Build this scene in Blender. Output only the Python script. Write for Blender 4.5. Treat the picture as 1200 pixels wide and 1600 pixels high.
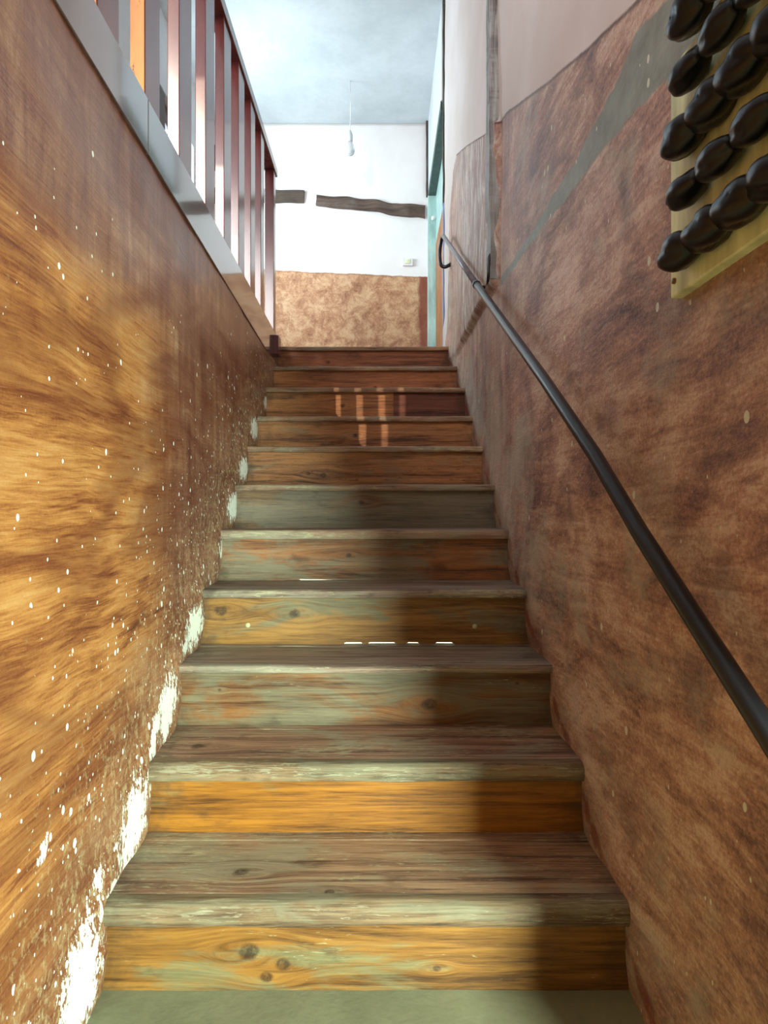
import bpy, bmesh, math, random
from mathutils import Vector, Matrix, noise as mnoise

# ------------------------------------------------------------------ reset
for o in list(bpy.data.objects): bpy.data.objects.remove(o)
scene = bpy.context.scene
col = scene.collection
random.seed(7)

# ------------------------------------------------------------------ camera (X right, Y up the stairs, Z up)
EYE = 1.03; FPX = 1080.0
cam_d = bpy.data.cameras.new('camera'); cam = bpy.data.objects.new('camera', cam_d); col.objects.link(cam)
cam.location = (0, 0, EYE); cam.rotation_euler = (math.radians(90), 0, 0)
cam_d.sensor_fit = 'VERTICAL'; cam_d.sensor_height = 24.0; cam_d.lens = 24.0*FPX/1600.0
cam_d.clip_start = 0.02
scene.camera = cam

# ------------------------------------------------------------------ world, sun, daylight
w = bpy.data.worlds.new('world'); scene.world = w; w.use_nodes = True
w.node_tree.nodes['Background'].inputs[0].default_value = (0.75, 0.86, 1.0, 1)
w.node_tree.nodes['Background'].inputs[1].default_value = 1.0

def lamp(name, kind, loc, direction, energy, color, **kw):
    d = bpy.data.lights.new(name, kind); o = bpy.data.objects.new(name, d); col.objects.link(o)
    o.location = loc; o.rotation_euler = Vector(direction).to_track_quat('-Z', 'Y').to_euler()
    d.energy = energy; d.color = color
    for k, v in kw.items(): setattr(d, k, v)
    return o
lamp('sun', 'SUN', (-4, -8, 8), (0.31, 0.94, -0.45), 0.9, (1.0, 0.86, 0.66), angle=0.006)
lamp('entrance_daylight', 'AREA', (1.17, -1.02, 0.90), (-0.40, 1, -0.30), 50, (0.78, 1.0, 0.84), shape='RECTANGLE', size=0.34, size_y=1.5, spread=1.9)
lamp('window_daylight', 'AREA', (-1.8, -1.02, 3.55), (0.22, 1, -0.05), 50, (1.0, 0.95, 0.92), shape='RECTANGLE', size=0.7, size_y=1.3)
lamp('landing_daylight', 'AREA', (-1.50, 5.10, 3.40), (1, 0.10, 0.05), 23, (0.72, 0.93, 1.0), shape='RECTANGLE', size=0.80, size_y=1.0)

vs = scene.view_settings
vs.view_transform = 'Standard'; vs.look = 'None'; vs.gamma = 1.0; vs.use_curve_mapping = False
vs.exposure = 1.15

# ------------------------------------------------------------------ measured geometry
XL = lambda y: -0.546 - 0.0285*y          # stair face of the left wall
XR = lambda y: 0.550 - 0.0274*y           # stair face of the right wall
pz = lambda py, y: EYE + (800.0-py)*y/FPX
px = lambda p, y: (p-600.0)*y/FPX
FLOOR = 0.042; UP = 2.07; CEIL = 4.46; YB = 6.1; YF = -1.0
YN = [None] + [1.40+0.292*(n-1) for n in range(1, 12)]
NOSE_Y = [None, 1415, 1196, 1040, 922, 828, 757, 697, 650, 605, 572, 541]
NOSE_T = [None, .046, .042, .022, .026, .034, .025, .026, .026, .026, .024, .024]
ZN = [FLOOR] + [pz(NOSE_Y[n], YN[n]) for n in range(1, 12)]
OVER = 0.028
stairline = lambda y: ZN[1] + (ZN[11]-ZN[1])/(YN[11]-YN[1])*(y-YN[1])

def sstep(a, b, x):
    t = max(0.0, min(1.0, (x-a)/(b-a))); return t*t*(3-2*t)
def N(x, y, z=0.0): return mnoise.noise(Vector((x, y, z)))
def interp(tab, x):
    if x <= tab[0][0]: return tab[0][1]
    for (a, va), (b, vb) in zip(tab, tab[1:]):
        if x <= b: return va + (vb-va)*(x-a)/(b-a)
    return tab[-1][1]

# ------------------------------------------------------------------ material graph helper
def srgb(r, g, b):
    f = lambda c: (c/255/12.92) if c/255 <= .04045 else ((c/255+.055)/1.055)**2.4
    return (f(r), f(g), f(b), 1)

class G:
    def __init__(s, name):
        s.mat = bpy.data.materials.new(name); s.mat.use_nodes = True
        s.nt = s.mat.node_tree; s.b = s.nt.nodes['Principled BSDF']
    def node(s, t, **kw):
        n = s.nt.nodes.new(t)
        for k, v in kw.items(): setattr(n, k, v)
        return n
    def put(s, sock, v):
        if isinstance(v, bpy.types.NodeSocket): s.nt.links.new(v, sock)
        elif v is not None: sock.default_value = v
    def math(s, op, a, b=None, c=None, clamp=False):
        n = s.node('ShaderNodeMath', operation=op, use_clamp=clamp)
        s.put(n.inputs[0], a); s.put(n.inputs[1], b); s.put(n.inputs[2], c); return n.outputs[0]
    def pos(s): return s.node('ShaderNodeTexCoord').outputs['Object']
    def sep(s, v):
        n = s.node('ShaderNodeSeparateXYZ'); s.put(n.inputs[0], v); return n.outputs
    def comb(s, x, y, z):
        n = s.node('ShaderNodeCombineXYZ'); s.put(n.inputs[0], x); s.put(n.inputs[1], y); s.put(n.inputs[2], z); return n.outputs[0]
    def map(s, v, scale=(1, 1, 1), loc=(0, 0, 0), rot=(0, 0, 0)):
        n = s.node('ShaderNodeMapping'); s.put(n.inputs['Vector'], v)
        n.inputs['Scale'].default_value = scale; n.inputs['Location'].default_value = loc; n.inputs['Rotation'].default_value = rot
        return n.outputs[0]
    def noise(s, v, scale=1.0, detail=4.0, rough=.55, dist=0.0, out=0):
        n = s.node('ShaderNodeTexNoise'); s.put(n.inputs['Vector'], v)
        n.inputs['Scale'].default_value = scale; n.inputs['Detail'].default_value = detail
        n.inputs['Roughness'].default_value = rough; n.inputs['Distortion'].default_value = dist
        return n.outputs[out]
    def vor(s, v, scale=1.0, out='Distance', feature='F1'):
        n = s.node('ShaderNodeTexVoronoi', feature=feature, voronoi_dimensions='2D')
        q = s.sep(v); s.put(n.inputs['Vector'], s.comb(q[1], q[2], 0.0)); n.inputs['Scale'].default_value = scale
        return n.outputs[out]
    def smooth(s, x, a, b, lo=0.0, hi=1.0):
        n = s.node('ShaderNodeMapRange', interpolation_type='SMOOTHSTEP'); s.put(n.inputs[0], x)
        n.inputs[1].default_value = a; n.inputs[2].default_value = b; n.inputs[3].default_value = lo; n.inputs[4].default_value = hi
        return n.outputs[0]
    def ramp(s, f, stops):
        n = s.node('ShaderNodeValToRGB'); s.put(n.inputs[0], f); e = n.color_ramp.elements
        while len(e) < len(stops): e.new(0.5)
        for el, (p, c) in zip(e, stops): el.position = p; el.color = c
        return n.outputs[0]
    def mix(s, f, a, b, blend='MIX'):
        n = s.node('ShaderNodeMix', data_type='RGBA', blend_type=blend)
        s.put(n.inputs[0], f); s.put(n.inputs[6], a); s.put(n.inputs[7], b); return n.outputs[2]
    def attr(s, name):
        n = s.node('ShaderNodeAttribute'); n.attribute_name = name; return n.outputs['Fac']
    def bump(s, h, strength=.4, dist=.004, normal=None):
        n = s.node('ShaderNodeBump'); s.put(n.inputs['Height'], h)
        s.put(n.inputs['Strength'], strength); n.inputs['Distance'].default_value = dist
        if normal is not None: s.put(n.inputs['Normal'], normal)
        return n.outputs[0]
    def out(s, color, rough=.6, bump=None, metal=0.0, spec=.5, coat=0.0):
        s.put(s.b.inputs['Base Color'], color); s.put(s.b.inputs['Roughness'], rough)
        s.put(s.b.inputs['Metallic'], metal); s.put(s.b.inputs['Specular IOR Level'], spec)
        if coat: s.put(s.b.inputs['Coat Weight'], coat); s.b.inputs['Coat Roughness'].default_value = .12
        if bump is not None: s.put(s.b.inputs['Normal'], bump)
        return s.mat

# ------------------------------------------------------------------ object helpers
def link(name, me, mat=None, parent=None, label=None, category=None, group=None, kind=None, smooth=False):
    o = bpy.data.objects.new(name, me); col.objects.link(o)
    if mat: me.materials.append(mat)
    if smooth:
        for p in me.polygons: p.use_smooth = True
    if parent is not None:
        o.parent = parent; o.matrix_parent_inverse = Matrix.Translation(parent.get('base', (0, 0, 0))).inverted() if parent.type == 'EMPTY' else Matrix.Identity(4)
    for k, v in (('label', label), ('category', category), ('group', group), ('kind', kind)):
        if v: o[k] = v
    return o
def mesh(name, verts, faces):
    me = bpy.data.meshes.new(name); me.from_pydata(verts, [], faces); me.update(); return me
def thing(name, loc, label, category, group=None, kind=None):
    o = bpy.data.objects.new(name, None); col.objects.link(o); o.location = loc; o['base'] = loc
    o.empty_display_size = .05
    for k, v in (('label', label), ('category', category), ('group', group), ('kind', kind)):
        if v: o[k] = v
    return o
def hexa(name, f, mat, parent=None, bevel=.003, **kw):
    """box whose eight corners are f(u,v,w), u,v,w in 0..1"""
    c = [f(u, v, w_) for w_ in (0, 1) for v in (0, 1) for u in (0, 1)]
    me = mesh(name, c, [(0, 2, 3, 1), (4, 5, 7, 6), (0, 1, 5, 4), (2, 6, 7, 3), (0, 4, 6, 2), (1, 3, 7, 5)])
    o = link(name, me, mat, parent, **kw)
    if bevel:
        m = o.modifiers.new('bevel', 'BEVEL'); m.width = bevel; m.segments = 2
    return o
def box(name, x0, x1, y0, y1, z0, z1, mat, parent=None, bevel=.003, **kw):
    return hexa(name, lambda u, v, w_: (x0+(x1-x0)*u, y0+(y1-y0)*v, z0+(z1-z0)*w_), mat, parent, bevel, **kw)
def rough_box(name, f, n, amp, freq, mat, parent=None, seed=0.0, **kw):
    """subdivided box f(u,v,w) displaced by noise: hand-hewn timber, plaster lumps"""
    nu, nv, nw = n; idx = {}; verts = []; faces = []
    def vid(i, j, k):
        if (i, j, k) not in idx:
            p = Vector(f(i/nu, j/nv, k/nw)); q = p*freq + Vector((seed, seed*1.7, seed*.3))
            p += Vector((mnoise.noise(q), mnoise.noise(q+Vector((31, 0, 0))), mnoise.noise(q+Vector((0, 57, 0)))))*amp
            idx[(i, j, k)] = len(verts); verts.append(p)
        return idx[(i, j, k)]
    for i in range(nu):
        for j in range(nv):
            faces.append((vid(i, j, 0), vid(i, j+1, 0), vid(i+1, j+1, 0), vid(i+1, j, 0)))
            faces.append((vid(i, j, nw), vid(i+1, j, nw), vid(i+1, j+1, nw), vid(i, j+1, nw)))
    for i in range(nu):
        for k in range(nw):
            faces.append((vid(i, 0, k), vid(i+1, 0, k), vid(i+1, 0, k+1), vid(i, 0, k+1)))
            faces.append((vid(i, nv, k), vid(i, nv, k+1), vid(i+1, nv, k+1), vid(i+1, nv, k)))
    for j in range(nv):
        for k in range(nw):
            faces.append((vid(0, j, k), vid(0, j, k+1), vid(0, j+1, k+1), vid(0, j+1, k)))
            faces.append((vid(nu, j, k), vid(nu, j+1, k), vid(nu, j+1, k+1), vid(nu, j, k+1)))
    return link(name, mesh(name, verts, faces), mat, parent, smooth=False, **kw)
def tube(name, pts, radii, mat, parent=None, seg=14, **kw):
    pts = [Vector(p) for p in pts]; verts = []; faces = []
    t0 = (pts[1]-pts[0]).normalized(); ref = Vector((0, 0, 1)) if abs(t0.z) < .9 else Vector((1, 0, 0))
    nrm = (ref - t0*ref.dot(t0)).normalized()
    for i, p in enumerate(pts):
        a = pts[max(0, i-1)]; b = pts[min(len(pts)-1, i+1)]; t = (b-a).normalized()
        nrm = (nrm - t*nrm.dot(t)).normalized(); bn = t.cross(nrm)
        r = radii[i] if isinstance(radii, (list, tuple)) else radii
        for k in range(seg):
            a_ = 2*math.pi*k/seg; verts.append(p + nrm*(math.cos(a_)*r) + bn*(math.sin(a_)*r))
    for i in range(len(pts)-1):
        for k in range(seg):
            faces.append((i*seg+k, i*seg+(k+1) % seg, (i+1)*seg+(k+1) % seg, (i+1)*seg+k))
    faces.append(tuple(range(seg-1, -1, -1))); faces.append(tuple((len(pts)-1)*seg+k for k in range(seg)))
    return link(name, mesh(name, verts, faces), mat, parent, smooth=True, **kw)
def lathe(name, prof, base, mat, parent=None, seg=20, **kw):
    """profile (r, z) turned about the vertical through base"""
    verts = []; faces = []
    for r, z in prof:
        for k in range(seg):
            a = 2*math.pi*k/seg; verts.append((base[0]+r*math.cos(a), base[1]+r*math.sin(a), base[2]+z))
    for i in range(len(prof)-1):
        for k in range(seg):
            faces.append((i*seg+k, i*seg+(k+1) % seg, (i+1)*seg+(k+1) % seg, (i+1)*seg+k))
    faces.append(tuple(range(seg-1, -1, -1))); faces.append(tuple((len(prof)-1)*seg+k for k in range(seg)))
    return link(name, mesh(name, verts, faces), mat, parent, smooth=True, **kw)
def round_path(pts, r=.03, n=6):
    pts = [Vector(p) for p in pts]; out = [pts[0]]
    for a, b, c in zip(pts, pts[1:], pts[2:]):
        d1 = (a-b); d2 = (c-b); k1 = min(r, d1.length*.45); k2 = min(r, d2.length*.45)
        s, e = b+d1.normalized()*k1, b+d2.normalized()*k2
        for i in range(n+1):
            t = i/n; out.append(s*(1-t)**2 + b*2*t*(1-t) + e*t*t)
    out.append(pts[-1]); return out

# ------------------------------------------------------------------ materials
def wall_paint_left():
    g = G('brushed_ochre_plaster'); p = g.pos()
    warp = g.noise(p, 1.6, 3, .5, 0, out=1)
    pw = g.mix(.06, p, warp)
    s1 = g.noise(g.map(pw, (1, 2.6, 30)), 1.0, 7, .68, .7)
    s2 = g.noise(g.map(pw, (1, 9, 210), (3, 1, 7)), 1.0, 5, .7, .4)
    s3 = g.noise(g.map(pw, (1, 1.5, 5.5), (9, 4, 2), (.25, 0, 0)), 1.0, 6, .62, .9)
    grit = g.noise(p, 150, 4, .75)
    vert = g.noise(g.map(p, (1, 16, 2.6), (5, 2, 2)), 1.0, 6, .65, .5)
    v = g.math('ADD', g.math('MULTIPLY', s1, .42), g.math('MULTIPLY', s3, .50))
    v = g.math('ADD', v, g.math('ADD', g.math('MULTIPLY', s2, .32), g.math('MULTIPLY', grit, .10)))
    ochre = g.ramp(v, [(.51, srgb(84, 40, 26)), (.59, srgb(140, 80, 44)), (.68, srgb(186, 124, 68)), (.79, srgb(208, 156, 98))])
    v2 = g.math('ADD', g.math('MULTIPLY', s3, .42), g.math('ADD', g.math('MULTIPLY', vert, .42), g.math('ADD', g.math('MULTIPLY', s2, .22), g.math('MULTIPLY', grit, .22))))
    red = g.ramp(v2, [(.46, srgb(62, 30, 28)), (.58, srgb(112, 66, 54)), (.70, srgb(152, 106, 80)), (.82, srgb(196, 156, 122))])
    f = g.smooth(g.math('ADD', g.attr('red'), g.math('MULTIPLY', g.math('SUBTRACT', g.math('ADD', g.math('MULTIPLY', s3, .6), g.math('MULTIPLY', s1, .4)), .5), 1.5)), .10, .90)
    c = g.mix(f, ochre, red)
    band = g.noise(g.map(pw, (1, 1.1, 4.2), (2, 7, 3), (-.15, 0, 0)), 1.0, 3, .5, .7)
    c = g.mix(g.smooth(g.math('ABSOLUTE', g.math('SUBTRACT', band, .5)), .0, .11, .50, 0), c, srgb(104, 50, 32))
    # scuffed pale bloom of the plaster towards the steps
    sc = g.noise(g.map(p, (1, 60, 44)), 1.0, 6, .75, .4)
    c = g.mix(g.math('MULTIPLY', g.smooth(g.math('ADD', sc, g.math('MULTIPLY', g.attr('scuff'), .16)), .62, .80), .6), c, srgb(196, 176, 132))
    # chips down to the white plaster
    cn = g.noise(g.map(p, (1, 70, 40)), 1.0, 4, .7, .3)
    chip = g.smooth(g.math('ADD', g.attr('chip'), g.math('MULTIPLY', g.math('SUBTRACT', cn, .5), 2.8)), .88, .96)
    m = chip
    for (sy, sz, off, rad, thr, k) in ((26, 21, .3, .20, .955, .07), (48, 42, .7, .26, .978, .05), (100, 80, 1.3, .34, .982, .06)):
        vc = g.map(p, (1, sy, sz), (0, off, off*.7), (.5, 0, 0)); d = g.vor(vc, 1.0); rnd = g.sep(g.vor(vc, 1.0, 'Color'))
        dn = g.math('ADD', d, g.math('MULTIPLY', g.math('SUBTRACT', cn, .5), .22))
        sp = g.math('MULTIPLY', g.math('LESS_THAN', dn, g.math('MULTIPLY', rnd[1], rad)), g.math('GREATER_THAN', g.math('ADD', rnd[0], g.math('MULTIPLY', g.attr('scuff'), k)), g.smooth(g.sep(p)[2], 1.2, 1.8, thr, 1.0)))
        m = g.math('MAXIMUM', m, sp)
    c = g.mix(m, c, srgb(240, 244, 232))
    h = g.math('SUBTRACT', v, g.math('MULTIPLY', m, .4))
    b = g.bump(h, .5, .004)
    rough = g.smooth(g.sep(p)[2], 1.1, 1.75, .50, .28)
    return g.out(c, rough, b, spec=.4)

def wall_paint_right():
    g = G('brown_brushed_plaster_and_limewash'); p = g.pos()
    warp = g.noise(p, 1.3, 3, .5, 0, out=1); pw = g.mix(.07, p, warp)
    s1 = g.noise(g.map(pw, (1, 3.5, 24), (2, 0, 0), (-.25, 0, 0)), 1.0, 7, .70, .7)
    s2 = g.noise(g.map(pw, (1, 30, 120), (3, 1, 7), (-.3, 0, 0)), 1.0, 6, .72, .4)
    s3 = g.noise(g.map(pw, (1, 2.4, 3.6), (1, 4, 2)), 1.0, 6, .66, .8)
    grit = g.noise(p, 130, 4, .75)
    vert = g.noise(g.map(p, (1, 16, 1.6), (5, 2, 2)), 1.0, 6, .65, .4)
    far = g.attr('far')
    v = g.math('ADD', g.math('MULTIPLY', s3, .60), g.math('MULTIPLY', g.mix(far, s1, vert), .48))
    v = g.math('ADD', v, g.math('ADD', g.math('MULTIPLY', s2, .28), g.math('MULTIPLY', grit, .34)))
    c = g.ramp(v, [(.68, srgb(80, 54, 54)), (.77, srgb(132, 94, 86)), (.86, srgb(176, 132, 110)), (.97, srgb(212, 180, 160))])
    c = g.mix(g.math('MULTIPLY', far, .28), c, srgb(168, 112, 96))
    dk = g.noise(g.map(p, (1, 5, 7), (4, 4, 0)), 1.0, 5, .65)
    c = g.mix(g.math('MULTIPLY', g.smooth(dk, .54, .72), .5), c, srgb(88, 66, 66))
    gr = g.noise(g.map(p, (1, 3, 4), (8, 1, 5)), 1.0, 6, .70)
    c = g.mix(g.math('MULTIPLY', g.smooth(g.math('ADD', gr, g.math('MULTIPLY', g.attr('scuff'), .12)), .52, .72), .6), c, srgb(172, 164, 146))
    # red undercoat bared along the steps
    rn = g.noise(g.map(p, (1, 18, 12)), 1.0, 4, .6)
    c = g.mix(g.math('MULTIPLY', g.smooth(g.math('ADD', g.attr('bare'), g.math('SUBTRACT', rn, .5)), .75, 1.0), .7), c, srgb(120, 46, 30))
    # old rough timber slab
    sl = g.noise(g.map(p, (1, 26, 4.5), (1, 2, 3)), 1.0, 7, .75, .9)
    slab = g.ramp(sl, [(.38, srgb(84, 58, 50)), (.47, srgb(150, 112, 98)), (.54, srgb(204, 188, 176)), (.64, srgb(234, 230, 224))])
    c = g.mix(g.math('MULTIPLY', g.attr('slab'), g.smooth(sl, .38, .62, .25, .9)), c, slab)
    # cement repair
    en = g.noise(p, 9, 4, .6)
    cem = g.smooth(g.math('ADD', g.attr('cement'), g.math('MULTIPLY', g.math('SUBTRACT', en, .5), .55)), -.05, .06)
    cc = g.ramp(g.noise(p, 14, 5, .6), [(.3, srgb(118, 118, 106)), (.7, srgb(146, 148, 136))])
    c = g.mix(cem, c, cc)
    # plaster specks
    for (sy, sz, off, thr) in ((26, 20, .1, .975), (60, 40, .9, .98)):
        vc = g.map(p, (1, sy, sz), (0, off, .6)); d = g.vor(vc, 1.0); r = g.sep(g.vor(vc, 1.0, 'Color'))
        sp = g.math('MULTIPLY', g.math('LESS_THAN', d, g.math('MULTIPLY', r[1], .20)), g.math('GREATER_THAN', r[0], thr))
        c = g.mix(sp, c, srgb(210, 210, 190))
    # limewash above the paint line
    ln = g.noise(p, 22, 3, .5)
    white = g.smooth(g.math('ADD', g.attr('lime'), g.math('MULTIPLY', g.math('SUBTRACT', ln, .5), .016)), -.002, .003)
    lime = g.ramp(g.noise(p, 1.6, 4, .5), [(.3, srgb(200, 184, 176)), (.7, srgb(220, 208, 206))])
    edge = g.smooth(g.math('ABSOLUTE', g.math('ADD', g.attr('lime'), .004)), .0, .010, .75, 0)
    c = g.mix(white, c, lime)
    c = g.mix(edge, c, srgb(70, 50, 44))
    rough = g.math('ADD', g.math('MULTIPLY', white, .35), .5)
    hgt = g.math('MULTIPLY', g.math('ADD', v, g.math('MULTIPLY', s2, .6)), g.math('SUBTRACT', 1.0, white))
    return g.out(c, rough, g.bump(hgt, .6, .005), spec=.35)

_wood = {}
def wood(name, light, dark, grey, amount, seed=0.0, knots=(), axis='x', fine=1.0, rough=.62, crack=.0, pale=0.0, palecol=(186, 182, 146)):
    """sawn board: grain along the board, dark knots, grey weathering and bare pale scrapes"""
    g = G(name); p = g.pos(); X, Y, Z = g.sep(p)
    u, v = (X, g.math('ADD', Z, g.math('MULTIPLY', Y, .9))) if axis == 'x' else ((Z, g.math('ADD', X, Y)) if axis == 'z' else (Y, g.math('ADD', Z, X)))
    vv = v; kmask = None; ring = None
    for (ku, kv, kr) in knots:
        du = g.math('SUBTRACT', u, ku); dv = g.math('SUBTRACT', v, kv)
        d = g.math('SQRT', g.math('ADD', g.math('MULTIPLY', g.math('MULTIPLY', du, du), .30), g.math('MULTIPLY', dv, dv)))
        push = g.math('MULTIPLY', g.smooth(d, 0, kr*4.5, kr*1.6, 0), g.math('MULTIPLY', g.math('TANH', g.math('DIVIDE', dv, kr*.8)), -1))
        vv = g.math('ADD', vv, push)
        dn = g.math('ADD', g.math('SQRT', g.math('ADD', g.math('MULTIPLY', g.math('MULTIPLY', du, du), .62), g.math('MULTIPLY', dv, dv))), g.math('MULTIPLY', g.math('SUBTRACT', g.noise(p, 45, 4, .7), .5), kr*1.3))
        m = g.smooth(dn, kr*.55, kr*1.05, 1, 0)
        kmask = m if kmask is None else g.math('MAXIMUM', kmask, m)
    vec = g.comb(g.math('MULTIPLY', u, 1.6), g.math('MULTIPLY', vv, 34*fine), seed)
    gr = g.noise(vec, 1.0, 5, .6, .7)
    vec2 = g.comb(g.math('MULTIPLY', u, 7), g.math('MULTIPLY', vv, 190*fine), seed+3)
    fi = g.noise(vec2, 1.0, 5, .75, .3)
    blot = g.noise(g.map(p, (2.2, 3, 5), (seed, seed*2, 1)), 1.0, 5, .6, .4)
    mixv = g.math('ADD', g.math('MULTIPLY', gr, .62), g.math('ADD', g.math('MULTIPLY', fi, .52), g.math('MULTIPLY', blot, .22)))
    mid = tuple((a+b)/2 for a, b in zip(light, dark))
    c = g.ramp(mixv, [(.54, srgb(*[x*.8 for x in dark])), (.65, srgb(*mid)), (.78, srgb(*light))])
    wn = g.noise(g.map(p, (2.6, 6, 9), (seed*3, 2, seed)), 1.0, 6, .65, .6)
    wf = g.smooth(g.math('ADD', wn, g.math('MULTIPLY', g.math('SUBTRACT', gr, .5), .35)), .66-amount*.42, .80-amount*.36)
    greyv = g.ramp(g.math('ADD', g.math('MULTIPLY', fi, .6), g.math('MULTIPLY', gr, .4)), [(.36, srgb(*[x*.72 for x in grey])), (.6, srgb(*grey)), (.75, srgb(*[min(255, x*1.18) for x in grey]))])
    c = g.mix(g.math('MULTIPLY', wf, .88), c, greyv)
    if pale:
        pn = g.noise(g.comb(g.math('MULTIPLY', u, 22), g.math('MULTIPLY', v, 190), seed+9), 1.0, 5, .72, .7)
        reg = g.noise(g.map(p, (3, 8, 8), (seed, 5, 5)), 1.0, 3, .5)
        pm = g.smooth(g.math('ADD', pn, g.math('MULTIPLY', g.math('ADD', g.math('SUBTRACT', reg, .5), g.attr('worn')), .5)), .74-pale*.2, .84-pale*.2)
        c = g.mix(g.math('MULTIPLY', pm, .70), c, srgb(*palecol))
    st = g.noise(g.map(p, (6, 12, 14), (seed*5, 1, 1)), 1.0, 4, .6)
    c = g.mix(g.math('MULTIPLY', g.smooth(st, .60, .74), .55), c, srgb(58, 44, 34))
    if axis == 'x':
        ends = g.math('ABSOLUTE', g.math('ADD', X, g.math('SUBTRACT', g.math('MULTIPLY', Y, .028), .002)))
        gm = g.smooth(g.math('ADD', ends, g.math('MULTIPLY', g.math('SUBTRACT', g.noise(g.map(p, (9, 9, 9), (seed, 0, 2)), 1.0, 5, .7), .5), .42)), .46, .60)
        c = g.mix(g.math('MULTIPLY', gm, .62), c, srgb(62, 52, 40))
    if crack:
        cr = g.noise(g.comb(g.math('MULTIPLY', u, 9), g.math('MULTIPLY', vv, 120), seed+20), 1.0, 2, .5, 1.2)
        cm = g.smooth(g.math('ABSOLUTE', g.math('SUBTRACT', cr, .38)), 0, .02, crack, 0)
        c = g.mix(cm, c, srgb(34, 20, 14))
    if kmask is not None: c = g.mix(g.math('MULTIPLY', kmask, g.smooth(g.noise(p, 90, 4, .7), .3, .6, .35, .85)), c, srgb(52, 36, 26))
    b = g.bump(g.math('ADD', gr, g.math('MULTIPLY', fi, .5)), .55, .003)
    return g.out(c, rough, b, spec=.35)

def paint(name, rgb, rough=.25, spec=.5, wear=None, bumpy=.15, coat=0.0):
    g = G(name); p = g.pos()
    n = g.noise(g.map(p, (18, 18, 4)), 1.0, 5, .6)
    c = g.ramp(n, [(.3, srgb(*[x*.82 for x in rgb])), (.7, srgb(*[min(255, x*1.1) for x in rgb]))])
    if wear:
        wn = g.noise(g.map(p, (40, 40, 14), (2, 1, 0)), 1.0, 5, .7)
        c = g.mix(g.smooth(wn, wear[1], wear[1]+.05), c, srgb(*wear[0]))
    return g.out(c, rough, g.bump(n, bumpy, .002), spec=spec, coat=coat)

def plaster(name, a, b, scale=3.0, rough=.85, bump=.25):
    g = G(name); p = g.pos()
    n = g.noise(p, scale, 6, .6, .3); f = g.noise(p, scale*14, 4, .6)
    c = g.ramp(g.math('ADD', g.math('MULTIPLY', n, .8), g.math('MULTIPLY', f, .2)), [(.32, srgb(*a)), (.68, srgb(*b))])
    return g.out(c, rough, g.bump(f, bump, .003), spec=.3)

def back_wall_paint():
    g = G('whitewash_over_tan_stucco'); p = g.pos(); X, Y, Z = g.sep(p)
    up = g.ramp(g.noise(p, 1.5, 5, .6), [(.3, srgb(224, 214, 212)), (.7, srgb(238, 232, 230))])
    n = g.noise(p, 9, 7, .74, .5); n2 = g.noise(p, 70, 4, .7)
    st = g.ramp(g.math('ADD', g.math('MULTIPLY', n, .75), g.math('MULTIPLY', n2, .25)), [(.34, srgb(132, 88, 66)), (.47, srgb(178, 130, 98)), (.56, srgb(204, 162, 126)), (.72, srgb(218, 188, 152))])
    redm = g.smooth(g.math('ADD', X, g.math('MULTIPLY', g.noise(p, 6, 3), .06)), .325, .36)
    st = g.mix(g.math('MULTIPLY', redm, .85), st, srgb(126, 62, 48))
    line = g.math('SUBTRACT', 3.120, g.math('MULTIPLY', X, .045))
    s = g.math('SUBTRACT', g.math('ADD', Z, g.math('MULTIPLY', g.math('SUBTRACT', g.noise(p, 10, 4), .5), .03)), line)
    m = g.smooth(s, -.003, .003)
    c = g.mix(m, st, up)
    c = g.mix(g.smooth(g.math('ABSOLUTE', g.math('ADD', s, .006)), 0, .012, .4, 0), c, srgb(120, 78, 52))
    return g.out(c, .8, g.bump(g.math('ADD', n, n2), g.smooth(s, -.003, .003, .5, .12), .006), spec=.25)

M = {}
M['left'] = wall_paint_left(); M['right'] = wall_paint_right(); M['back'] = back_wall_paint()
M['white'] = plaster('grey_white_limewash', (196, 198, 200), (216, 218, 220), 2.0)
M['ceiling'] = plaster('stained_white_ceiling', (184, 190, 194), (212, 216, 220), 1.8)
M['hall'] = plaster('brown_hall_plaster', (110, 82, 64), (146, 116, 92), 3.0)
M['floor'] = plaster('grey_green_screed', (112, 112, 88), (140, 138, 110), 4.0, .8, .4)
M['boards'] = wood('landing_boards', (150, 92, 54), (92, 50, 30), (120, 100, 80), .3, 4.0, axis='y')
M['maroon'] = paint('gloss_maroon_paint', (104, 50, 50), .20, .6, bumpy=.08)
M['maroon_side'] = M['maroon']
M['fascia'] = paint('gloss_dark_brown_paint', (84, 62, 58), .06, 1.0, bumpy=.02, coat=.55)
M['bare_wood'] = paint('stripped_orange_wood', (196, 118, 56), .5, .3, wear=((70, 34, 16), .60))
M['timber'] = wood('dark_old_timber', (104, 82, 70), (58, 42, 36), (110, 98, 90), .35, 11.0, axis='x')
M['greypost'] = wood('silver_grey_timber', (160, 154, 150), (104, 98, 96), (178, 176, 174), .6, 15.0, axis='z')
M['darkpost'] = wood('dark_jamb_timber', (92, 76, 66), (48, 38, 34), (98, 98, 92), .35, 17.0, axis='z')
M['teal'] = paint('pale_teal_paint', (178, 208, 202), .35, .4, bumpy=.2)
M['teal_dark'] = paint('green_grey_paint', (74, 92, 88), .5, .3)
M['blue'] = paint('worn_blue_paint', (142, 160, 200), .5, .3, wear=((176, 150, 132), .58))
M['doorwood'] = wood('door_orange_wood', (188, 128, 84), (120, 74, 48), (170, 150, 136), .25, 19.0, axis='z')
M['iron'] = paint('black_painted_iron', (26, 26, 30), .34, .5, wear=((110, 104, 98), .74), bumpy=.2)
M['iron_grey'] = paint('grey_sheen_iron', (120, 112, 116), .32, .6, bumpy=.2)  # grey base colour stands in for the sheen on the upper pipe
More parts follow.
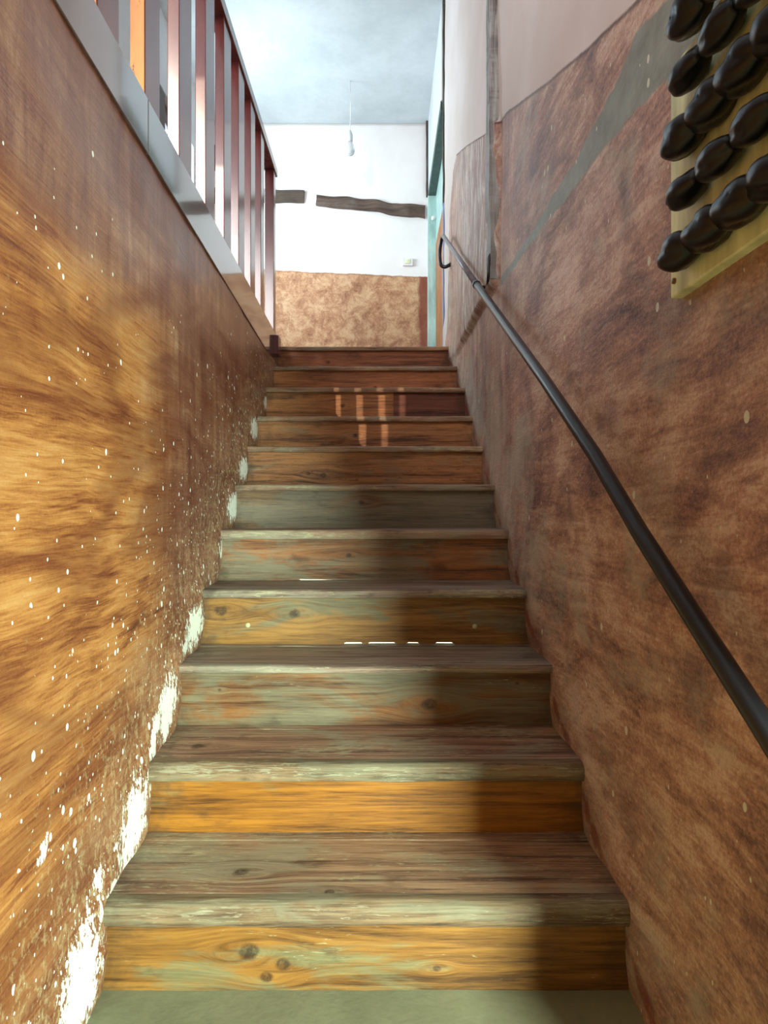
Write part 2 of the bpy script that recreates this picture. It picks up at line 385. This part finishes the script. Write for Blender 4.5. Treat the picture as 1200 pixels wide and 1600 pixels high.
M['black'] = paint('black_lacquer_bead', (8, 9, 13), .32, .45, bumpy=.3)
M['yellow'] = paint('pale_yellow_green_board', (220, 226, 182), .55, .3, bumpy=.1)
M['brass'] = paint('rusty_nail', (120, 84, 40), .5, .5)
M['bulb'] = paint('opal_white_glass', (236, 236, 238), .25, .5, bumpy=0)
M['bulb_glass'] = paint('frosted_bulb_glass', (240, 240, 242), .45, .4, bumpy=0); M['bulb_glass'].node_tree.nodes['Principled BSDF'].inputs['Transmission Weight'].default_value = .65
M['plastic'] = paint('ivory_plastic', (226, 220, 180), .4, .5, bumpy=0)
M['dark'] = paint('dark_brown_door', (70, 48, 40), .5, .3)
M['screw'] = paint('pale_screw_head', (190, 184, 140), .35, .5, bumpy=0)
g = G('daylit_pane'); e = g.node('ShaderNodeEmission'); e.inputs[0].default_value = srgb(244, 255, 214); e.inputs[1].default_value = 3.0
g.nt.links.new(e.outputs[0], g.nt.nodes['Material Output'].inputs[0]); M['pane'] = g.mat

# ================================================================== STRUCTURE
def relief(name, f, y0, y1, z0, z1, step, back, mat, attrs):
    """plaster wall face as a fine grid X=f(y,z) closed by a plain back at X=back(y)"""
    ny = int((y1-y0)/step); nz = int((z1-z0)/step); verts = []; faces = []
    vals = {k: [] for k in attrs}
    for j in range(nz+1):
        z = z0+(z1-z0)*j/nz
        for i in range(ny+1):
            y = y0+(y1-y0)*i/ny; verts.append((f(y, z), y, z))
            for k, fn in attrs.items(): vals[k].append(fn(y, z))
    flip = back(0) > f(1.0, 1.0)
    def face(*q): faces.append(tuple(reversed(q)) if flip else q)
    id_ = lambda i, j: j*(ny+1)+i
    for j in range(nz):
        for i in range(ny): face(id_(i, j), id_(i+1, j), id_(i+1, j+1), id_(i, j+1))
    nb = len(verts)
    for (y, z) in ((y0, z0), (y1, z0), (y1, z1), (y0, z1)): verts.append((back(y), y, z))
    face(nb+3, nb+2, nb+1, nb)
    face(*([id_(i, 0) for i in range(ny, -1, -1)] + [nb, nb+1])); face(*([id_(i, nz) for i in range(ny+1)] + [nb+2, nb+3]))
    face(*([id_(0, j) for j in range(nz+1)] + [nb+3, nb])); face(*([id_(ny, j) for j in range(nz, -1, -1)] + [nb+1, nb+2]))
    me = mesh(name, verts, faces)
    for k in attrs:
        a = me.attributes.new(k, 'FLOAT', 'POINT'); a.data.foreach_set('value', vals[k]+[0.0]*4)
    o = link(name, me, mat, kind='structure')
    me.polygons.foreach_set('use_smooth', [True]*(ny*nz)+[False]*(len(me.polygons)-ny*nz)); me.update()
    return o

# plaster swelling where the walls were made good against the steps
def swell(y, z):
    s = z - stairline(y); b = 0.0
    if -.25 < s < .12:
        ph = ((y-YN[1]) / .292) % 1.0
        b = .012*sstep(-.25, -.12, s)*(1-sstep(-.03, .10, s))*(.6+.6*abs(ph-.5)*2)
    return b
def fl(y, z): return XL(y) + .007*N(y*1.4, z*1.8, 3) + .0035*N(y*5, z*6, 8) + swell(y, z)
def fr(y, z):
    x = XR(y) - .007*N(y*1.5, z*1.7, 13) - .0035*N(y*5, z*6, 18) - swell(y, z)*.9
    x -= .020*sstep(4.15, 4.58, y)
    return x - slab(y, z)*.030 + slot(y, z)*.035
def slot(y, z):
    e = 2.812+.012*N(z*8, 1.0)
    return sstep(e-.016, e, y)*(1-sstep(e+.025, e+.04, y))*sstep(1.95, 1.99, z)*(1-sstep(2.58, 2.64, z))
def slab(y, z):
    e = 2.835 + .02*N(z*9, 4.0, 1.0)
    top = limeline(y)
    return sstep(e, e+.02, y)*(1-sstep(3.5, 4.3, y)*.7)*sstep(1.955+.02*N(y*8, 2.0), 1.985+.02*N(y*8, 2.0), z)*(1-sstep(top-.01, top+.02, z))
def limeline(y): return interp([(0.6, 1.75), (1.40, 2.066), (1.714, 2.178), (2.05, 2.312), (2.705, 2.592), (3.05, 2.70), (4.10, 3.15), (4.24, 3.13), (4.34, 2.9), (4.46, 2.2), (4.60, 1.8)], y)

# chipped patches at the left ends of the risers (centre in photo pixels, half length, half height)
CH = [(200, 1290, .075, .085), (118, 1545, .08, .10), (255, 1110, .07, .075), (300, 978, .085, .055), (232, 1165, .03, .03),
      (361, 792, .095, .050), (377, 732, .085, .048), (395, 670, .085, .046), (343, 856, .05, .035), (411, 628, .05, .035), (165, 1395, .03, .025), (65, 1330, .015, .02),
      (150, 1370, .02, .02), (285, 1010, .04, .02), (240, 1130, .03, .03)]
CHW = []
for cx, cy, a, b in CH:
    y = 589.7/(569.2-cx); CHW.append((y, pz(cy, y), a, b))
def chip(y, z):
    m = 0.0
    for cy, cz, a, b in CHW:
        dy = (y-cy) - (z-cz)*.30; d = math.hypot(dy/a, (z-cz)/b)
        if d < 2.4: m = max(m, 1.62 - d*.72)
    return m
def scuff_l(y, z):
    s = z-stairline(y); return (1-sstep(.0, .75, s))
def red_shade_l(y, z):
    s = z-stairline(y)
    return max(sstep(1.35, 2.3, y)*.95, sstep(1.35, 1.75, z)*1.15, (1-sstep(.05, .60, s))*.62)  # red-brown paint; the height term also puts shade into the wall top's colour
relief('wall_left', fl, YF, 4.30, 0.0, 1.93, .0125, lambda y: XL(y)-.12, M['left'], {'red': red_shade_l, 'chip': chip, 'scuff': scuff_l})

def cem(y, z):
    if y > 2.9: return -1.0
    zc = interp([(.6, 1.84), (1.0, 1.845), (1.16, 1.86), (1.40, 1.925), (1.80, 1.915), (2.7, 1.955)], y)
    hw = interp([(.6, .03), (1.0, .06), (1.2, .075), (1.40, .080), (1.55, .055), (1.8, .034), (2.2, .020), (2.75, .016), (2.85, 0)], y)
    return (hw-abs(z-zc))*12
def bare(y, z):
    s = z-stairline(y); return 1.0-abs(s+.10)/.10 if abs(s+.10) < .10 else 0.0
relief('wall_right', fr, .66, 4.60, 0.0, CEIL, .0135, lambda y: XR(y)+.14, M['right'],
       {'far': lambda y, z: sstep(2.0, 3.0, y), 'cement': cem, 'lime': lambda y, z: z-limeline(y), 'slab': slab,
        'scuff': lambda y, z: 1-sstep(0, .9, z-stairline(y)), 'bare': bare})

# lower floor and entrance hall behind the camera
box('floor', -.75, 2.0, YF-.6, 1.50, -.06, FLOOR, M['floor'], bevel=0, kind='structure')
box('wall_entrance_right', .71, 2.0, .66, .80, 0, 1.93, M['hall'], bevel=0, kind='structure')
box('wall_entrance_side', 1.9, 2.04, YF, .66, 0, 1.93, M['hall'], bevel=0, kind='structure')
# front wall with the entrance doorway below and the window above
D0, D1, W0, W1, WZ0, WZ1 = .97, 1.37, -2.17, -1.43, 2.85, 4.28
fw = thing('wall_front', (0, YF, 0), 'front wall with the street doorway and the upper window', 'wall', kind='structure')
for (a, b, c, d) in ((-2.75, D0, 0, 1.96), (D1, 2.04, 0, 1.96), (D0, D1, 0, .04), (-2.75, 2.04, 1.96, WZ0), (-2.75, W0, WZ0, WZ1), (W1, 2.04, WZ0, WZ1), (-2.75, 2.04, WZ1, CEIL)):
    box('wall_section', a, b, YF-.25, YF-.04, c, d, M['white'], fw, bevel=0)
box('ceiling_entrance', -.52, 2.04, YF, 0.72, 1.93, UP-.01, M['white'], bevel=0, kind='structure')

# upper storey
box('floor_upper', -2.75, XL(0)-.14, YF, YB, 1.94, UP, M['boards'], bevel=0, kind='structure')
box('floor_hall', -.58, 2.04, YF, 0.70, UP-.005, UP+.005, M['boards'], bevel=0, kind='structure')
hexa('floor_landing', lambda u, v, q: (XL(4.36)-.13 + u*(1.35), 4.36+v*(YB-4.36), UP-.10+q*.10), M['boards'], bevel=0, kind='structure')
box('ceiling', -2.9, 2.1, YF-.2, YB+.1, CEIL, CEIL+.1, M['ceiling'], bevel=0, kind='structure')
box('wall_upper_left', -2.88, -2.75, YF-.2, 3.3, UP, CEIL, M['white'], bevel=0, kind='structure')
box('wall_upper_return', -2.75, -1.52, 3.3, 3.42, UP, CEIL, M['white'], bevel=0, kind='structure')
LWX = -1.52
wl = thing('wall_landing_left', (LWX, 4.7, UP), 'white landing wall behind the balustrade', 'wall', kind='structure')
LW0, LW1, LZ0, LZ1 = 4.68, 5.52, 2.86, 3.94
for (a, b, c, d) in ((3.42, LW0, UP, CEIL), (LW1, YB, UP, CEIL), (LW0, LW1, LZ1, CEIL), (LW0, LW1, UP, LZ0)):
    box('wall_section', LWX-.12, LWX, a, b, c, d, M['white'], wl, bevel=0)
w3 = thing('window_3', (LWX-.06, 5.10, LZ0), 'landing window with a dark shutter folded back, behind the balusters', 'window', kind='structure')
for (a, b, c, d) in ((LW0, LW0+.05, LZ0, LZ1), (LW1-.05, LW1, LZ0, LZ1), (LW0, LW1, LZ0, LZ0+.05), (LW0, LW1, LZ1-.05, LZ1)):
    box('frame', LWX-.09, LWX-.04, a, b, c, d, M['dark'], w3)
box('shutter', LWX+.002, LWX+.032, 4.40, LW0+.02, LZ0-.02, 3.87, M['dark'], w3)
box('wall_upper_right', .60, .72, YF-.2, .66, UP, CEIL, M['white'], bevel=0, kind='structure')

# back wall of the landing
nx, nz = 60, 80; vv = []; ff = []
for j in range(nz+1):
    for i in range(nx+1):
        x = -1.64+(2.2)*i/nx; z = 1.9+(CEIL-1.9)*j/nz
        vv.append((x, YB - .012*N(x*2, z*2, 5), z))
for j in range(nz):
    for i in range(nx): ff.append((j*(nx+1)+i, j*(nx+1)+i+1, (j+1)*(nx+1)+i+1, (j+1)*(nx+1)+i))
bw = link('wall_back', mesh('wall_back', vv, ff), M['back'], kind='structure', smooth=True)
m = bw.modifiers.new('thickness', 'SOLIDIFY'); m.thickness = .15; m.offset = -1

# right-hand landing wall with the teal-framed door
RX = .388; DA, DB, DH = 4.66, 5.93, 3.745
wr = thing('wall_landing_right', (RX, 5.2, UP), 'white landing wall around the teal door', 'wall', kind='structure')
box('wall_section', RX, RX+.14, DA-.03, YB, DH+.05, CEIL, M['white'], wr, bevel=0)
box('wall_section', RX, RX+.14, DB+.07, YB, UP, DH+.05, M['white'], wr, bevel=0)
box('wall_section', RX+.10, RX+.30, DA-.05, YB, UP, CEIL, M['white'], wr, bevel=0)
dr = thing('door_1', (RX, 5.3, UP), 'pale teal framed door at the head of the stairs', 'door', kind='structure')
box('lintel', RX-.006, RX+.060, DA, DB+.06, DH, DH+.06, M['teal_dark'], dr)
box('door_jamb', RX-.012, RX+.060, DB, DB+.06, UP, DH, M['teal'], dr)
lf = box('door_leaf', RX+.058, RX+.095, DA, DB, UP, DH, M['teal'], dr)
box('lower_panel', RX+.054, RX+.060, DA+.10, DB-.02, UP+.01, UP+1.25, M['doorwood'], dr, bevel=.002)
tube('knob', [(RX+.060, DB-.05, 3.53), (RX+.03, DB-.05, 3.53), (RX+.015, DB-.05, 3.53)], [.008, .02, .012], M['bulb'], dr)
# tall dark post that ends the stair wall
rough_box('trim_1', lambda u, v, q: (RX+.006+u*.035, 4.605+v*.05, UP+1.02+q*(CEIL-UP-1.02)), (2, 2, 60), .006, 7, M['darkpost'], None, 2.0, kind='structure')
rough_box('trim_2', lambda u, v, q: (RX+.006+u*.036, 4.605+v*.05, UP-.02+q*1.04), (2, 2, 30), .005, 7, M['blue'], None, 3.0, kind='structure')
rough_box('trim_3', lambda u, v, q: (RX-.018+u*.03, YB-.045+v*.03, 3.80+q*(CEIL-3.80)), (2, 2, 30), .004, 7, M['darkpost'], None, 4.0, kind='structure')

# fascia board along the edge of the upper floor, in two lengths
ftop = lambda y: 2.024+.0225*y
seam = 589.7/(569.2-228)
fa = thing('trim_4', (XL(2), 2, 1.93), 'glossy dark board edging the stairwell under the balusters', 'trim', kind='structure')
for a, b in ((YF, seam-.0015), (seam+.0015, 4.34)):
    hexa('fascia_board', lambda u, v, q: (XL(a+(b-a)*v)-.10+.106*u, a+(b-a)*v, 1.925 + q*(ftop(a+(b-a)*v)-1.925)), M['fascia'], fa, .002)

# storeroom window under the stairs, seen as slits of light under two risers
w2 = thing('window_2', (0, 2.80, .4), 'daylit storeroom pane glimpsed under the risers', 'window', kind='structure')
box('pane', -.34, .30, 2.80, 2.81, .42, .84, M['pane'], w2, bevel=0)
box('frame', -.40, .36, 2.815, 2.84, .36, .88, M['doorwood'], w2, bevel=0)
w1 = thing('window_1', (-1.37, YF-.15, WZ0), 'upper front window behind the balustrade', 'window', kind='structure')
for (a, b, c, d) in ((W0, W0+.06, WZ0, WZ1), (W1-.06, W1, WZ0, WZ1), (W0, W1, WZ0, WZ0+.06), (W0, W1, WZ1-.06, WZ1)):
    box('frame', a, b, YF-.2, YF-.14, c, d, M['teal'], w1)

# ================================================================== STAIRCASE
st = thing('staircase', (0, YN[1], FLOOR), 'worn wooden staircase of eleven steps between brown plaster walls', 'staircase')
def kx(p, n): return px(p, YN[n]+OVER)
def kz(p, n): return pz(p, YN[n]+OVER)+.9*(YN[n]+OVER)
# colours per riser: light, dark, grey weathering, amount, knots (photo pixels), cracks
R = {1: ((150, 102, 44), (88, 54, 22), (126, 118, 84), .32, [(390, 1487, .020), (442, 1507, .014), (416, 1527, .013), (683, 1513, .008)], 0),
     2: ((166, 106, 32), (100, 58, 16), (138, 122, 80), .24, [], 0),
     3: ((144, 94, 50), (78, 46, 24), (124, 116, 92), .66, [(672, 1101, .022), (343, 1078, .005), (808, 1068, .005)], 0),
     4: ((162, 116, 58), (92, 60, 32), (124, 116, 90), .38, [(460, 959, .018), (345, 955, .02)], 0),
     5: ((170, 108, 62), (98, 64, 44), (140, 130, 106), .58, [(545, 868, .010)], .3),
     6: ((150, 110, 74), (88, 68, 54), (132, 122, 104), .75, [(565, 785, .012)], .3),
     7: ((196, 134, 84), (116, 74, 50), (160, 134, 106), .30, [(505, 743, .014), (482, 740, .010)], .8),
     8: ((200, 136, 84), (122, 76, 50), (154, 130, 102), .26, [(555, 680, .012)], .6),
     9: ((202, 134, 78), (124, 76, 48), (150, 120, 92), .18, [(535, 634, .015)], .5),
     10: ((202, 128, 76), (122, 72, 48), (146, 112, 84), .16, [(586, 605, .009)], .2),
     11: ((190, 116, 72), (114, 66, 46), (140, 106, 82), .14, [(513, 566, .012)], .2)}
T = {1: ((178, 140, 108), (88, 62, 50), (164, 152, 126), .45, .85), 2: ((178, 136, 108), (88, 60, 50), (166, 152, 128), .42, .80),
     3: ((168, 140, 120), (96, 78, 68), (160, 150, 130), .5, .45), 4: ((166, 140, 122), (96, 80, 70), (160, 152, 132), .5, .45)}
def riser_mesh(x0, x1, y, z0, z1, gapf=None, bow=0.0, seed=0):
    n = 70; verts = []; faces = []; t = .020
    for i in range(n+1):
        x = x0+(x1-x0)*i/n; zb = z0+(gapf(x) if gapf else 0.0)
        yy = y + .002*N(x*4, seed) + .0006*N(x*40, seed)
        zt = z1
        for (a, b) in ((yy, zb), (yy, (zb+zt)/2), (yy, zt), (yy+t, zt), (yy+t, zb)): verts.append((x, a, b))
    for i in range(n):
        for k in range(5): faces.append((i*5+k, (i+1)*5+k, (i+1)*5+(k+1) % 5, i*5+(k+1) % 5))
    faces.append(tuple(range(4, -1, -1))); faces.append(tuple(n*5+k for k in range(5)))
    return mesh('riser', verts, faces)
def plank_mesh(x0, x1, y0, y1, ztop, t, seed, nose=False, rag=.003, split=None):
    """tread plank: slightly warped top, a rounded and worn front edge when nose"""
    n = 120; r = t*.42 if nose else .0015; m = 8; verts = []; faces = []; worn = []
    for i in range(n+1):
        x = x0+(x1-x0)*i/n
        dy = (rag*(N(x*7, seed)+.6*N(x*22, seed+4)) if nose else .0006*N(x*9, seed)); dz = .0022*N(x*3.5, seed+9)
        if split: dy += split(x)
        wear = (rag*1.1*max(0, N(x*11, seed+2)) if nose else 0)
        ring = []
        for k in range(m+1): ring.append((y1+(y0+dy+r-y1)*k/m, ztop+dz-(wear*.6 if k == m else 0), .12*(k/m)**3 if nose else 0))
        if nose:
            for a in (30, 60, 90): ring.append((y0+dy+r-math.sin(math.radians(a))*r, ztop+dz-wear-r*(1-math.cos(math.radians(a))), .20))
            ring.append((y0+dy+.002*N(x*15, seed+6), ztop+dz-t*.72, .18)); ring.append((y0+dy+.004, ztop+dz-t, 0.0))
        else:
            ring.append((y0+dy, ztop+dz-r, 0)); ring.append((y0+dy, ztop+dz-t, 0)); 
        ring.append((y1, ztop-t, 0))
        for a, b, c in ring: verts.append((x, a, b)); worn.append(c)
        L = len(ring)
    for i in range(n):
        for k in range(L): faces.append((i*L+k, i*L+(k+1) % L, (i+1)*L+(k+1) % L, (i+1)*L+k))
    faces.append(tuple(range(L))); faces.append(tuple(n*L+k for k in range(L-1, -1, -1)))
    me = mesh('tread', verts, faces)
    a = me.attributes.new('worn', 'FLOAT', 'POINT'); a.data.foreach_set('value', worn)
    return me
def smooth_angle(o, ang=40):
    me = o.data
    for p in me.polygons: p.use_smooth = True
    bm = bmesh.new(); bm.from_mesh(me)
    for e in bm.edges:
        if len(e.link_faces) == 2 and e.calc_face_angle() > math.radians(ang): e.smooth = False
    bm.to_mesh(me); bm.free()
GAP = {4: lambda x: .006*sstep(-.02, .02, .5-abs(N(x*6.0, 3.3))*1.6)*(1 if -.22 < x < .27 else 0)*(1 if N(x*17, 1.7) > -.18 else 0),
       5: lambda x: .005*(1 if -.37 < x < -.10 else 0)*(1-max(0, (x+.37)/.27)*.8)}
for n in range(1, 12):
    y = YN[n]+OVER; xa, xb = XL(y)-.008, XR(y)+.008
    la, da, ga, am, kn, cr = R[n]
    ks = [(kx(a, n), kz(b, n), r_) for a, b, r_ in kn]
    mat = wood('riser_wood_%d' % n, la, da, ga, am, n*3.7, ks, crack=cr, fine=(.8 if n != 3 else 1.0), rough=.5, pale=(.30 if n in (1, 3) else .14))
    z0, z1 = ZN[n-1]-(0 if n in GAP else .002), ZN[n]-NOSE_T[n]*.9
    if n == 9:
        xs = px(615, y)
        o = link('riser', riser_mesh(xa, xs-.001, y, z0, z1, seed=n), mat, st); smooth_angle(o)
        o = link('riser', riser_mesh(xs-.002, xb, y+.003, z0, z1, seed=n+.5), wood('riser_patch_wood', (140, 84, 62), (92, 52, 42), (110, 74, 58), .1, 71.0), st, label='darker red-brown patch piece of a riser'); smooth_angle(o)
    else:
        o = link('riser', riser_mesh(xa, xb, y, z0, z1, GAP.get(n), seed=n), mat, st); smooth_angle(o)
    if n == 4:
        for sx, sy in ((387, 977), (742, 979)):
            tube('screw', [(px(sx, y), y+.002, pz(sy, y)), (px(sx, y), y-.002, pz(sy, y)), (px(sx, y), y-.0032, pz(sy, y))], [.0085, .0085, .005], M['screw'], o)
    # tread: front board (with nosing), a narrow strip behind
    ynext = (YN[n+1]+OVER+.020) if n < 11 else YN[n]+.20
    l2, d2_, g2, a2, p2 = T.get(n, ((172, 140, 116), (100, 76, 62), (162, 150, 128), .5, .40)) if n < 7 else ((188, 148, 118), (112, 80, 62), (176, 160, 138), .45, .35)
    tm = wood('tread_wood_%d' % n, l2, d2_, g2, a2, n*5.1+1, [(px(380, 1.55), ZN[1]+.9*1.53, .018), (px(515, 1.46), ZN[1]+.9*1.45, .010)] if n == 1 else ([(px(305, 1.80), ZN[2]+.9*1.83, .02)] if n == 2 else []), pale=p2+.06, fine=1.2, rough=.7)
    xa, xb = XL(YN[n])-.012, XR(YN[n])+.012
    yb = ynext-.062
    if n <= 2:
        fr_ = .045
        t_ = link('tread', plank_mesh(xa, xb, YN[n]+fr_, yb, ZN[n], .03, n), tm, st)
        ns = link('nosing', plank_mesh(xa, xb, YN[n], YN[n]+fr_-.0015, ZN[n]+.001, NOSE_T[n], n+.3, True, .006), wood('nosing_wood_%d' % n, (146, 118, 88), (78, 58, 42), (134, 126, 102), .5, n*9.1, pale=.34, rough=.75, palecol=(158, 152, 126)), t_)
        smooth_angle(ns); smooth_angle(t_)
    else:
        t_ = link('tread', plank_mesh(xa, xb, YN[n], yb, ZN[n], NOSE_T[n], n, True, .003), tm, st); smooth_angle(t_)
    bs = link('back_strip', plank_mesh(xa, xb, yb+.0018, ynext, ZN[n]+.0006, .022, n+.7, split=(lambda x: .011*max(0, 1-((x+.30)/.085)**2)) if n == 3 else None), tm, t_); smooth_angle(bs)

# ================================================================== BALUSTRADE
rl = thing('balustrade', (XL(2.8), 2.8, ftop(2.8)), 'glossy maroon landing balustrade of flat boards under a handrail', 'railing')
rz = lambda y: 2.705+.0925*y
def bal(name, ya, yb, th, mat, z0f, z1f, **kw):
    o = hexa(name, lambda u, v, q: (XL(ya+(yb-ya)*v)+.003-th*(1-u), ya+(yb-ya)*v, (z0f(ya)-.004)*(1-q)+z1f(ya)*q), mat, rl, .0025, **kw)
    return o
BY = [(-.53, -.40), (-.21, -.08), (.11, .24), (.43, .56), (.75, .88), (1.08, 1.21), (1.407, 1.531), (1.713, 1.836), (2.03, 2.174), (2.366, 2.507), (2.678, 2.819), (2.99, 3.133), (3.31, 3.44), (3.636, 3.75), (3.93, 4.03)]
for i, (a, b) in enumerate(BY[:-1]):
    o = bal('baluster', a, b, .036, M['maroon'], ftop, rz)
    if i in (6, 7):   # front edges stripped to orange wood
        hexa('bare_edge', lambda u, v, q: (XL(a)+.001-.034*(1-u), a-.0025+v*.003, ftop(a)+q*(rz(a)-ftop(a)-.004)), M['bare_wood'], o, 0, label='edge stripped to bare orange wood')
bal('newel', 4.147, 4.235, .055, M['maroon'], lambda y: UP-.002, lambda y: rz(y)+.045)
hexa('newel_block', lambda u, v, q: (XL(4.2)-.05+u*.085, 4.13+v*.10, 1.975+q*.115), M['maroon'], rl, .004)
hexa('handrail', lambda u, v, q: (XL(YF+(4.25-YF)*v)-.058+.068*u, YF+.02+(4.25-YF)*v, rz(YF+(4.25-YF)*v)-.002+.05*q), M['maroon'], rl, .004)

# ================================================================== WALL HANDRAIL (iron pipe)
hr = thing('wall_handrail', (.48, 2.4, 1.7), 'black iron pipe handrail sloping up the right wall', 'handrail')
def hp(x, y_, off=.068):
    D = (.55-off)/((x-600)/FPX+.0274); return Vector(((x-600)*D/FPX, D, pz(y_, D)))
ring = hp(745, 445); top = hp(693, 369); low = hp(1200, 1146); low2 = low + (low-hp(930, 712)).normalized()*.25
tube('pipe', [low2, low, hp(1100, 990), hp(1000, 832), hp(930, 712), hp(850, 592), ring], .0155, M['iron'], hr)
tube('upper_pipe', [ring, ring.lerp(top, .5), top], [.0135, .013, .0125], M['iron_grey'], hr, label='upper length of the pipe, its grey sheen put into the colour')
tube('collar', [ring.lerp(low, .004), ring.lerp(top, .012)], .0178, M['iron'], hr)
wx = XR(2.85)
tube('bracket', round_path([ring+Vector((0, 0, -.012)), ring+Vector((.045, -.01, -.012)), (XR(2.86)-.040, 2.86, pz(436, 2.86)), (XR(2.86)-.036, 2.86, pz(396, 2.86)), (XR(2.87)+.01, 2.87, pz(392, 2.86))], .03), .0075, M['iron'], hr)
D = top.y
tube('hook', round_path([top.lerp(ring, .02), top+Vector((-.004, .05, .02)), top+Vector((-.018, .10, -.06)), top+Vector((-.012, .09, -.15)), top+Vector((.022, .08, -.165)), top+Vector((.085, .075, -.12))], .045), .011, M['iron'], hr, label='end of the pipe bent down into a hook')

# ================================================================== WALL PANEL with beaded rods
wp = thing('bead_panel', (.52, .95, 1.40), 'pale yellow-green board with rows of black twisted bead rods on the right wall', 'wall panel')
py0, py1, pz0, pz1 = .69, 1.20, 1.40, 1.795
hexa('board', lambda u, v, q: (XR(py0+(py1-py0)*v)-.020+.028*u, py0+(py1-py0)*v, pz0+(pz1-pz0)*q+.015*(1-v)*(1-q)*0), M['yellow'], wp, .003)
tube('nail', [(XR(1.18)-.019, 1.182, 1.425), (XR(1.18)-.024, 1.182, 1.425)], .005, M['brass'], wp)
def bead_mesh(L, r, tw, seed):
    nu, nv = 20, 28; verts = []; faces = []
    for i in range(nu+1):
        t = i/nu; rr = r*(.34+.66*math.sin(math.pi*(.04+.92*t))**.62)
        for k in range(nv):
            a = 2*math.pi*k/nv; ridge = abs(math.sin(1.5*(a+tw*t)+seed))
            q = rr*(.80+.24*ridge**.7+.07*N(t*4+seed, math.cos(a)*2, math.sin(a)*2))
            verts.append((math.cos(a)*q, (t-.5)*L, math.sin(a)*q))
    for i in range(nu):
        for k in range(nv): faces.append((i*nv+k, (i+1)*nv+k, (i+1)*nv+(k+1) % nv, i*nv+(k+1) % nv))
    faces.append(tuple(range(nv))); faces.append(tuple(nu*nv+k for k in range(nv-1, -1, -1)))
    return mesh('bead', verts, faces)
bm_big = [bead_mesh(.098, .0300, 1.9, s) for s in (0.0, 2.0)]; bm_small = [bead_mesh(.092, .0245, .9, s) for s in (1.0, 3.0)]
for row, (zc, end, big) in enumerate(((1.447, 1.150, 1), (1.536, 1.130, 0), (1.625, 1.140, 1), (1.716, 1.120, 0), (1.805, 1.115, 1))):
    xo = .046
    rod = tube('rod', [(XR(.70)-xo, .70, zc-.004), (XR(end)-xo, end, zc)], .009, M['black'], wp)
    for k in range(5):
        yc = end-.045-k*(.088 if big else .098)
        if yc < .70: continue
        me = (bm_big if big else bm_small)[k % 2]
        b = bpy.data.objects.new('bead', me); col.objects.link(b)
        if not me.materials: me.materials.append(M['black'])
        for p in me.polygons: p.use_smooth = True
        b.location = (XR(yc)-xo, yc, zc-.004*(k/5)); b.rotation_euler = (0, k*1.3+row, .0274)
        b.parent = rod

# ================================================================== TIMBERS, BULB, SWITCH
rough_box('wall_post', lambda u, v, q: (XR(2.86)-.032+u*.05 - .004*math.sin(q*5), 2.845+v*(.105 if q > .25 else .105+.10*(.25-q)) + .02*q, 1.990+q*(CEIL-.002-1.990)), (3, 4, 90), .007, 6, M['greypost'], None, 1.0,
          label='silver-grey weathered timber post set upright in the right stair wall', category='post')
def bx(p): return px(p, YB)
bt = [(bx(408)-.62, 3.87, 3.76), (bx(476), 3.845, 3.745)]
rough_box('wall_beam', lambda u, v, q: (LWX+.02+u*(bx(476)-LWX-.02), YB-.035+v*.05, (3.755+.125*q) - .03*u*q), (60, 2, 6), .016, 8, M['timber'], None, 5.0,
          label='short dark timber in the white back wall, running behind the balustrade', category='beam')
rough_box('wall_beam', lambda u, v, q: (bx(495)+u*(bx(664)-bx(495)), YB-.035+v*.05, (3.730-.115*u)+q*(.086+.018*u)), (70, 2, 6), .014, 8, M['timber'], None, 7.0,
          label='long dark slanting timber in the white back wall, ending at the teal door', category='beam')
rough_box('diagonal_brace', lambda u, v, q: (px(318+u*84, YB), YB-.04+v*.05, pz(268-u*90, YB)-.10+q*.20), (16, 2, 4), .010, 5, M['timber'], None, 9.0,
          label='dark diagonal timber brace on the back wall, seen between balusters', category='beam')
bl = thing('light_bulb', (px(547, 5.5), 5.5, pz(243, 5.5)), 'bare white light bulb hanging on a cord above the landing', 'light bulb')
bx0, bz0 = px(547, 5.5), pz(243, 5.5)
lathe('bulb', [(.002, 0), (.018, .003), (.031, .015), (.0375, .036), (.036, .055), (.029, .078), (.020, .098), (.0165, .112)], (bx0, 5.5, bz0), M['bulb_glass'], bl)
lathe('socket', [(.017, .108), (.021, .112), (.021, .165), (.014, .185), (.006, .20)], (bx0, 5.5, bz0), M['white'], bl)
tube('cord', [(bx0, 5.5, bz0+.195), (bx0+.004, 5.5, bz0+.35), (bx0, 5.5, CEIL)], .003, M['bulb'], bl, seg=8)
sw = thing('light_switch', (bx(637), YB, pz(410, YB)), 'small ivory switch box on the white back wall by the teal door', 'switch')
box('switch_plate', bx(629), bx(645), YB-.022, YB+.01, pz(416, YB), pz(404, YB), M['bulb'], sw, .004)
box('rocker', bx(633), bx(641), YB-.027, YB-.020, pz(413, YB), pz(407, YB), M['plastic'], sw, .002)
